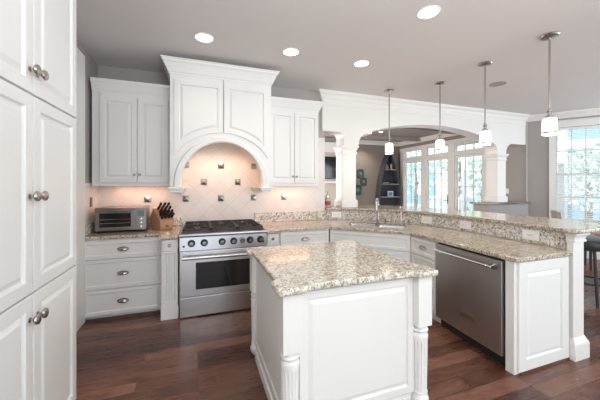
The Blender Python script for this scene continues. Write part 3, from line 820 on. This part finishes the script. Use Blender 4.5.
# ================================================================== CEILING LIGHTS
def recessed(x, y, label, power=7, r=.10):
    t = empty('recessed_light', (x, y, CZ))
    MB().lathe([(r, 0), (r, -.004), (r*.85, -.008), (r*.84, -.006), (r*.82, -.001)], n=28).build('trim_ring', 'plate', t, smooth=True)
    MB().lathe([(r*.82, -.002), (r*.6, -.005), (.001, -.006)], n=24).build('lens', 'lens', t, smooth=True)
    l = bpy.data.lights.new('downlight', 'SPOT'); l.energy = power; l.color = (1, .86, .70); l.spot_size = R(120); l.spot_blend = .7; l.shadow_soft_size = .06
    o = bpy.data.objects.new('downlight', l); o.location = (0, 0, -.02); o.parent = t; col.objects.link(o)
    tag(t, label, 'ceiling light'); return t
recessed(.06, 3.12, 'lit recessed ceiling light in front of the left end of the hood')
recessed(1.0, 3.12, 'lit recessed ceiling light just right of the hood')
recessed(1.93, 3.12, 'lit recessed ceiling light nearest the arched header')
recessed(1.915, 2.0, 'lit recessed ceiling light nearest the camera, top of the photo')
recessed(4.90, 6.9, 'lit recessed ceiling light in the family room seen through the arch', 14, .07)
recessed(5.15, 8.0, 'lit recessed ceiling light washing the far family room wall', 40, .06)
t = MB().lathe([(.11, 0), (.11, -.006), (.10, -.010), (.09, -.008), (.001, -.008)], (4.25, 3.06, CZ), 'z', 30).build('ceiling_speaker', 'halfwall', smooth=True)
tag(t, 'round grey speaker grille set in the kitchen ceiling', 'speaker')

def pendant(x, y, label, zb):
    t = empty('pendant_light', (x, y, CZ))
    MB().lathe([(.080, 0), (.082, -.008), (.074, -.020), (.03, -.028), (.010, -.03), (.008, -.04)], (-.0, 0, 0), 'z', 26).build('canopy', 'nickel', t, smooth=True)
    MB().tube([(0, 0, -.03), (0, 0, zb+.245-CZ)], .009, 10).build('rod', 'nickel', t, smooth=True)
    z = zb-CZ
    MB().lathe([(.012, z+.27), (.014, z+.25), (.024, z+.245), (.024, z+.235), (.016, z+.23), (.018, z+.20), (.034, z+.192), (.036, z+.172), (.001, z+.171)], n=22).build('socket_cap', 'nickel', t, smooth=True)
    MB().lathe([(.030, z+.172), (.050, z+.165), (.060, z+.150), (.062, z+.03), (.062, z+.001), (.058, z), (.056, z+.03), (.001, z+.04)], n=30).build('glass_shade', 'shade', t, smooth=True)
    MB().lathe([(.0635, z+.030), (.0645, z+.028), (.0645, z+.014), (.0635, z+.012), (.062, z+.012), (.062, z+.030)], n=30).build('band', 'nickel', t, smooth=True)
    l = bpy.data.lights.new('bulb', 'POINT'); l.energy = 3.2; l.color = (1, .84, .68); l.shadow_soft_size = .05
    o = bpy.data.objects.new('bulb', l); o.location = (0, 0, z-.06); o.parent = t; col.objects.link(o)
    tag(t, label, 'pendant light', 'pendant lights over the raised bar'); return t
pendant(2.90, 3.86, 'pendant light over the sink, farthest left of the four', 1.98)
pendant(3.40, 3.32, 'second pendant from the left, in front of the middle French door', 1.98)
pendant(3.39, 2.60, 'third pendant from the left, beside the right column', 1.98)
pendant(3.37, 1.89, 'nearest and largest pendant, in front of the nook window', 1.985)

# ================================================================== COUNTER THINGS
# toaster oven
t = empty('toaster_oven', (-1.12, 3.88, .917), R(2))
W, D, H = .50, .34, .26
t.scale = (1.06, .95, 1.12)
B(0, 0, .02, W, D, H).build('body', 'steel_oven', t, bevel=.008)
m = MB()
for x in (.03, W-.03):
    for y in (.03, D-.03): m.lathe([(.014, 0), (.016, .021)], (x, y, 0), 'z', 10)
m.build('feet', 'black', t)
B(.005, -.016, .022, .39, 0, .245).build('door', 'steel_oven', t, bevel=.004)
d = B(.045, -.019, .06, .345, -.016, .205).build('door_window', 'blackglass', t)
m = MB()
for z in (.10, .14): m.tube([(.05, -.0195, z), (.34, -.0195, z)], .0015, 6)
m.build('wire_rack', 'chrome', t)
m = MB().tube([(.03, -.045, .228), (.365, -.045, .228)], .008, 12)
for x in (.05, .345): m.tube([(x, -.014, .228), (x, -.045, .228)], .006, 8)
m.build('door_handle', 'steel_oven', t, smooth=True)
c = B(.395, -.012, .022, .495, 0, .245).build('control_panel', 'steel_oven', t, bevel=.002)
B(.412, -.0135, .165, .478, -.012, .225).build('display', 'display', c)
for z in (.135, .095, .055): MB().lathe([(.014, -.012), (.014, -.028), (.010, -.031), (.001, -.031)], (.445, 0, z), 'y', 16).build('dial', 'chrome', c, smooth=True)
tag(t, 'stainless toaster oven on the left countertop', 'toaster oven')
# cord to knife block side
# knife block
kb = empty('knife_block', (-.44, 3.90, .917), R(38)); kb.scale = (1.18, 1.18, 1.18)
MB().prism_yz([(-.005, 0), (.17, 0), (.20, .12), (.13, .225), (.0, .10)], 0, .15).build('block', 'blockwood', kb, bevel=.004)
B(.055, -.0075, .03, .095, -.0045, .05).build('badge', 'nickel', kb)
tag(kb, 'honey coloured wooden knife block beside the toaster oven', 'knife block')
# slanted top face from (0,.10) to (.13,.225): direction out of slots = normal
ny, nz = -.125, .13; ln = math.hypot(ny, nz); ny /= ln; nz /= ln
k0 = None
rz_ = R(38)
rows = [(.022, 4, .085), (.06, 4, .095), (.10, 3, .11), (.145, 3, .12)]
num = 0
names = ['front row', 'second row', 'third row', 'back row']
for r_, (s_, n_, ln_) in enumerate(rows):
    for i in range(n_):
        lx = .15*(i+.5)/n_ if n_ > 3 else .03+.045*i
        by, bz = .0 + .721*s_ + ny*.002, .10 + .693*s_ + nz*.002
        if k0 is None:
            k0 = empty('kitchen_knife', (0, 0, 0))
            m = MB().loft([[(-a, -b, z), (a, -b, z), (a, b, z), (-a, b, z)] for a, b, z in [(.007, .011, .012), (.008, .012, .03), (.007, .010, .06), (.009, .013, .085), (.006, .010, .095)]])
            m.build('handle', 'black', k0, bevel=.003); MB().box(-.006, -.010, 0, .006, .010, .012).build('bolster', 'chrome', k0)
            k = k0
        else: k = copy_tree(k0)
        lx *= 1.18; by *= 1.18; bz *= 1.18
        wx = kb.location.x + lx*math.cos(rz_) - by*math.sin(rz_); wy = kb.location.y + lx*math.sin(rz_) + by*math.cos(rz_)
        k.location = (wx, wy, .917+bz); k.rotation_euler = (math.atan2(-ny, nz)*1.0 + random.uniform(-.02, .02), 0, rz_); k.scale = (1.25, 1.25, ln_/.095*1.1)
        side = ['leftmost', 'second from the left', 'third from the left', 'rightmost'][i] if n_ == 4 else ['leftmost', 'middle', 'rightmost'][i]
        tag(k, 'black handled knife, %s in the %s of the knife block' % (side, names[r_]), 'knife', 'knives in the wooden block')
m = MB().tube([(-.57, 4.23, .925), (-.555, 4.24, .96), (-.545, 4.25, 1.0), (-.54, 4.262, 1.04), (-.53, 4.268, 1.07)], .004, 8)
tag(m.build('power_cord', 'black', smooth=True), 'black power cord behind the toaster oven going up to the outlet', 'cord')
t = outlet((-.53, 4.279), 0, 1.12, 'white outlet in the tile behind the knife block', wd=.072, ht=.115)

# things on the ledge at the left opening
t = empty('glass_jar', (2.07, 4.42, 1.106)); t.scale = (1.2, 1.2, 1.3)
MB().lathe([(.040, 0), (.045, .01), (.045, .09), (.030, .115), (.022, .125)], n=20).build('glass_body', 'jar', t, smooth=True)
MB().lathe([(.0455, .03), (.046, .031), (.046, .075), (.0455, .076)], n=20).build('red_label', 'red', t, smooth=True)
MB().lathe([(.026, .125), (.026, .15), (.010, .16), (.010, .19), (.016, .20), (.001, .215)], n=18).build('silver_lid', 'chrome', t, smooth=True)
tag(t, 'small glass jar with a silver lid on the ledge left of the left column', 'jar')
for i, (x, y, lb) in enumerate(((2.09, 4.62, 'grey metal canister left of the glass jar on the ledge'), (2.33-.02, 4.70, None))):
    if lb is None: continue
    t = MB().lathe([(.045, 0), (.048, .005), (.048, .14), (.040, .15), (.001, .152)], (x, y, 1.106), 'z', 20).build('canister', 'darkpot', smooth=True)
    tag(t, lb, 'canister')

# ================================================================== FAMILY ROOM
t = empty('fireplace_built_in', (3.0, 8.10, 0))
m = MB().box(0, 0, 0, 1.42, .34, 1.52); m.build('lower_surround', 'cream', t)
B(-.05, -.10, 1.53, 1.47, .34, 1.60).build('mantel_shelf', 'trim', t, bevel=.01)
m = MB().box(0, .12, 1.60, 1.42, .34, 2.70); m.build('upper_panel', 'cream', t)
m = MB().box(0, .08, 1.60, .10, .12, 2.62); m.box(1.32, .08, 1.60, 1.42, .12, 2.62); m.box(.0, .08, 2.52, 1.42, .12, 2.70); m.build('frame_moulding', 'trim', t, bevel=.006)
MB().sweep([(0, .34), (0, .08), (1.42, .08), (1.42, .34)], crown, 2.82).build('crown', 'trim', t)
tag(t, 'cream built in fireplace surround on the far family room wall', 'fireplace surround')
t = empty('television', (3.14, 8.17, 1.68))
B(0, 0, 0, 1.02, .045, .70).build('bezel', 'black', t, bevel=.005); B(.02, -.002, .025, 1.0, 0, .68).build('screen', 'screen', t)
tag(t, 'black flat television on the built in wall seen through the left opening', 'television')

# boat-shaped shelf
t = empty('boat_shelf', (6.20, 8.18, 0))
def hw(z): return .43 * (1 if z < .9 else max(.05, 1 - ((z-.9)/1.74)**2.1))
zs = [0.0, .4, .9, 1.2, 1.5, 1.8, 2.0, 2.2, 2.35, 2.5, 2.58]
m = MB()
sideL = [(-hw(z), z) for z in zs]; out = [(a, b) for a, b in sideL] + [(-a, b) for a, b in sideL[::-1]]
m.prism_xz(out, .235, .26); m.build('back_board', 'navy', t)
for sg in (-1, 1):
    m = MB(); pts = [(sg*hw(z), z) for z in zs]; inn = [(sg*(hw(z)-.03), z) for z in zs]
    m.prism_xz(pts + inn[::-1], 0, .235); m.build('side_board', 'navy', t)
for z in (.10, .62, 1.06, 1.50, 2.0): B(-hw(z)+.03, .0, z, hw(z)-.03, .235, z+.03).build('shelf', 'halfwall', t)
tag(t, 'charcoal boat shaped shelf standing against the far family room wall', 'shelf')
def small(name, mat, prof, x, z, label, cat, sm=True):
    return tag(MB().lathe(prof, (6.20+x, 8.28, z), 'z', 16).build(name, mat, smooth=sm), label, cat)
small('vase', 'clay', [(.03, 0), (.06, .05), (.05, .11), (.02, .15), (.025, .17)], -.08, 2.031, 'pale round vase on the top shelf of the boat shelf', 'vase')
small('figurine', 'clay', [(.035, 0), (.03, .07), (.045, .11), (.04, .16), (.01, .19)], .10, 2.031, 'pale figurine on the top shelf of the boat shelf', 'figurine')
small('bowl', 'darkpot', [(.04, 0), (.09, .05), (.11, .09), (.10, .09), (.05, .02)], .06, 1.531, 'dark bowl on the second shelf of the boat shelf', 'bowl')
small('pebble_dish', 'clay', [(.03, 0), (.12, .03), (.13, .05), (.03, .05)], -.14, 1.531, 'low pale dish on the second shelf of the boat shelf', 'dish')
t = empty('picture_frame', (6.26, 8.26, 1.091)); B(-.11, 0, 0, .11, .02, .18).build('frame', 'silver', t, bevel=.003); B(-.085, -.002, .025, .085, 0, .155).build('picture', 'photo', t)
tag(t, 'small silver framed blue picture on the third shelf of the boat shelf', 'picture frame')
# wall art
t = empty('wall_sculpture', (5.17, 8.445, 1.62))
for x, z, s in ((-.12+.12, .25, .14), (.13, -.02, .12), (-.10, -.30, .15)):
    a = MB(); a.loft([[(x+q[0]*s*k, y, z+q[1]*s*k*1.15) for q in [(math.copysign(abs(math.cos(u))**.5, math.cos(u)), math.copysign(abs(math.sin(u))**.5, math.sin(u))) for u in [2*PI*i/24 for i in range(24)]]] for k, y in ((1, 0), (1, -.02), (.85, -.03), (.6, -.015), (.55, -.012))])
    f_ = a.build('square_disc', 'teal', t); MB().lathe([(s*.45, -.012), (s*.38, -.03), (.001, -.034)], (x, 0, z), 'y', 16).build('pale_centre', 'tealc', f_, smooth=True)
MB().tube([(-.22, -.02, -.38), (-.20, -.03, -.1), (-.05, -.035, -.02), (.04, -.035, .1), (-.18, -.03, .25)], .012, 8).build('branch', 'branch', t, smooth=True)
tag(t, 'dark teal three disc metal wall sculpture on the taupe far wall', 'wall art')

# ================================================================== NOOK FURNITURE
def chair(loc, rz, label, mat='beige', seat=.48, back=.98, wd=.46):
    t = empty('dining_chair', loc, rz)
    B(-wd/2, -.22, seat-.08, wd/2, .22, seat).build('seat', mat, t, bevel=.02, seg=3)
    m = MB(); rings = []
    for k in range(9):
        u = -1+2*k/8; y = .22 - .06*(u*u) + .0
        h = back-.02*abs(u)**2; rings.append([(u*wd/2, y-.03, seat-.02), (u*wd/2, y+.03, seat-.02), (u*wd/2, y+.09, h), (u*wd/2, y+.04, h+.005)])
    m.loft(rings).build('backrest', mat, t, smooth=True)
    for x in (-1, 1):
        for y in (-1, 1): MB().loft([[(x*wd*.43+a, y*.19+b, z) for a, b in ((-q, -q), (q, -q), (q, q), (-q, q))] for q, z in ((.014, 0), (.02, seat-.08))]).build('leg', 'darkpot', t)
    return tag(t, label, 'chair')
chair((6.44, 3.24, 0), R(35), 'beige upholstered dining chair in front of the nook window, left of the table', seat=.46, back=1.0)
chair((5.15, 1.45, 0), R(160), 'beige dining chair cut off by the right edge of the photo', seat=.46, back=1.0)
t = empty('dining_table', (5.80, 2.1, 0))
MB().lathe([(.50, .74), (.515, .75), (.515, .765), (.50, .775), (.001, .775)], n=40).build('tabletop', 'woodtan', t, smooth=True)
MB().lathe([(.28, 0), (.26, .03), (.08, .07), (.05, .15), (.07, .4), (.06, .68), (.2, .74)], n=24).build('pedestal', 'woodtan', t, smooth=True)
tag(t, 'round wooden dining table in the breakfast nook', 'table')
t = empty('bar_stool', (4.72, 2.22, 0))
MB().lathe([(.20, .70), (.235, .71), (.24, .76), (.225, .785), (.15, .80), (.001, .80)], n=32).build('seat', 'seatleather', t, smooth=True)
MB().lathe([(.185, .66), (.19, .68), (.19, .70)], n=28).build('seat_ring', 'black', t, smooth=True)
for k in range(4):
    a = PI/4+PI/2*k; MB().tube([(.16*math.cos(a), .16*math.sin(a), .67), (.24*math.cos(a), .24*math.sin(a), 0)], [.018, .016], 10).build('leg', 'black', t, smooth=True)
m = MB().lathe([(.205, .24), (.213, .25), (.205, .26), (.197, .25)], n=28); m.build('foot_ring', 'black', t, smooth=True)
tag(t, 'round black leather bar stool standing past the near end of the raised bar', 'stool')

# ================================================================== OUTSIDE
struct(B(RX+.16, 4.5, -.15, 11.0, 12, -.05).build('ground', 'deck'))
struct(B(6.0, -3, -.15, 20, 4.5, -.12).build('ground', 'deck'))
for i, (x, y, lb) in enumerate(((10.42, 11.0, 'white porch post outside the middle French door'), (10.42, 8.9, 'white porch post outside the right French door'), (10.42, 5.5, 'white porch post seen through the nook window'))):
    t = empty('porch_post', (x, y, -.05)); B(-.08, -.08, 0, .08, .08, 3.2).build('shaft', 'porch', t); B(-.11, -.11, 0, .11, .11, .2).build('base', 'porch', t)
    tag(t, lb, 'post', 'porch posts')
t = empty('porch_railing', (10.6, 5.9, -.05)); m = MB()
for k in range(50): m.box(-.015, k*.11, .1, .015, k*.11+.03, .95)
m.build('balusters', 'porch', t); B(-.03, 0, .95, .03, 5.6, 1.0).build('top_rail', 'porch', t); B(-.03, 0, .06, .03, 5.6, .1).build('bottom_rail', 'porch', t)
tag(t, 'white porch railing outside the French doors', 'railing')
def tree(x, y, h, r, label):
    t = empty('tree', (x, y, -.12)); m = MB()
    rnd = random.Random(int(x*10+y))
    MB().tube([(0, 0, 0), (.05, 0, h*.4), (0, .05, h*.8)], [.12, .10, .04]).build('trunk', 'branch', t)
    for k in range(300):
        while True:
            p = Vector([rnd.uniform(-1, 1) for _ in range(3)])
            if .35 < p.length < 1: break
        c = Vector((p.x*r, p.y*r, h*.62+p.z*h*.40)); s = rnd.uniform(.10, .2)
        a = Vector([rnd.uniform(-1, 1) for _ in range(3)]).normalized(); b = a.orthogonal().normalized()
        q = a.cross(b)
        m.b.faces.new([m.b.verts.new(c + b*s), m.b.verts.new(c + q*s*.6), m.b.verts.new(c - b*s), m.b.verts.new(c - q*s*.6)])
    m.build('foliage', 'leaf', t); tag(t, label, 'tree'); return t
tree(13.5, 15.2, 4.2, 1.5, 'leafy tree beyond the porch behind the left French door')
tree(13.6, 11.9, 4.0, 1.3, 'leafy tree beyond the porch behind the middle French door')
tree(12.4, 9.6, 3.0, .7, 'slim leafy tree just beyond the porch railing')
tree(13.2, 6.2, 3.2, .8, 'small tree outside the breakfast nook window')
# neighbouring house outside the nook window
t = empty('neighbour_house', (16.5, 7.8, -.12), R(-60))
B(-3.5, 0, 0, 5, 3, 6).build('wall', 'siding', t)
for x in (-2.4, -.6, 1.4, 3.4): B(x, -.06, 1.2, x+.9, 0, 3.0).build('window', 'porch', t)
m = MB()
for k in range(3): m.box(-3.0+k*1.9, -1.6, 0, -2.75+k*1.9, -1.35, 3.2)
m.box(-3.2, -1.7, 3.2, 2, 0, 3.5); m.build('porch_frame', 'porch', t)
tag(t, 'pale blue sided house outside the breakfast nook window', 'house')
t = empty('neighbour_garage', (17.5, 19, -.12), R(-90))
B(-6, 0, 0, 6, 3, 3.4).build('wall', 'siding', t)
for k in range(5): B(-5.6+k*2.4, -.05, .8, -4.5+k*2.4, 0, 2.8).build('window', 'porch', t)
tag(t, 'long pale blue outbuilding far beyond the porch', 'building')
t = empty('patio_chair', (8.5, 6.87, -.05), R(60))
B(-.28, -.25, .36, .28, .25, .42).build('seat', 'porch', t, bevel=.02)
m = MB(); rings = []
for k in range(11):
    u = -1+2*k/10; rings.append([(u*.30, .22-.08*u*u, .42), (u*.30, .26-.08*u*u, .42), (u*.30, .32-.08*u*u, 0.86-.18*u*u), (u*.30, .28-.08*u*u, 0.86-.18*u*u)])
m.loft(rings).build('backrest', 'porch', t, smooth=True)
for x in (-.24, .24):
    for y in (-.2, .2): B(x-.02, y-.02, 0, x+.02, y+.02, .36).build('leg', 'porch', t)
tag(t, 'white round backed patio chair outside the right French door', 'chair')
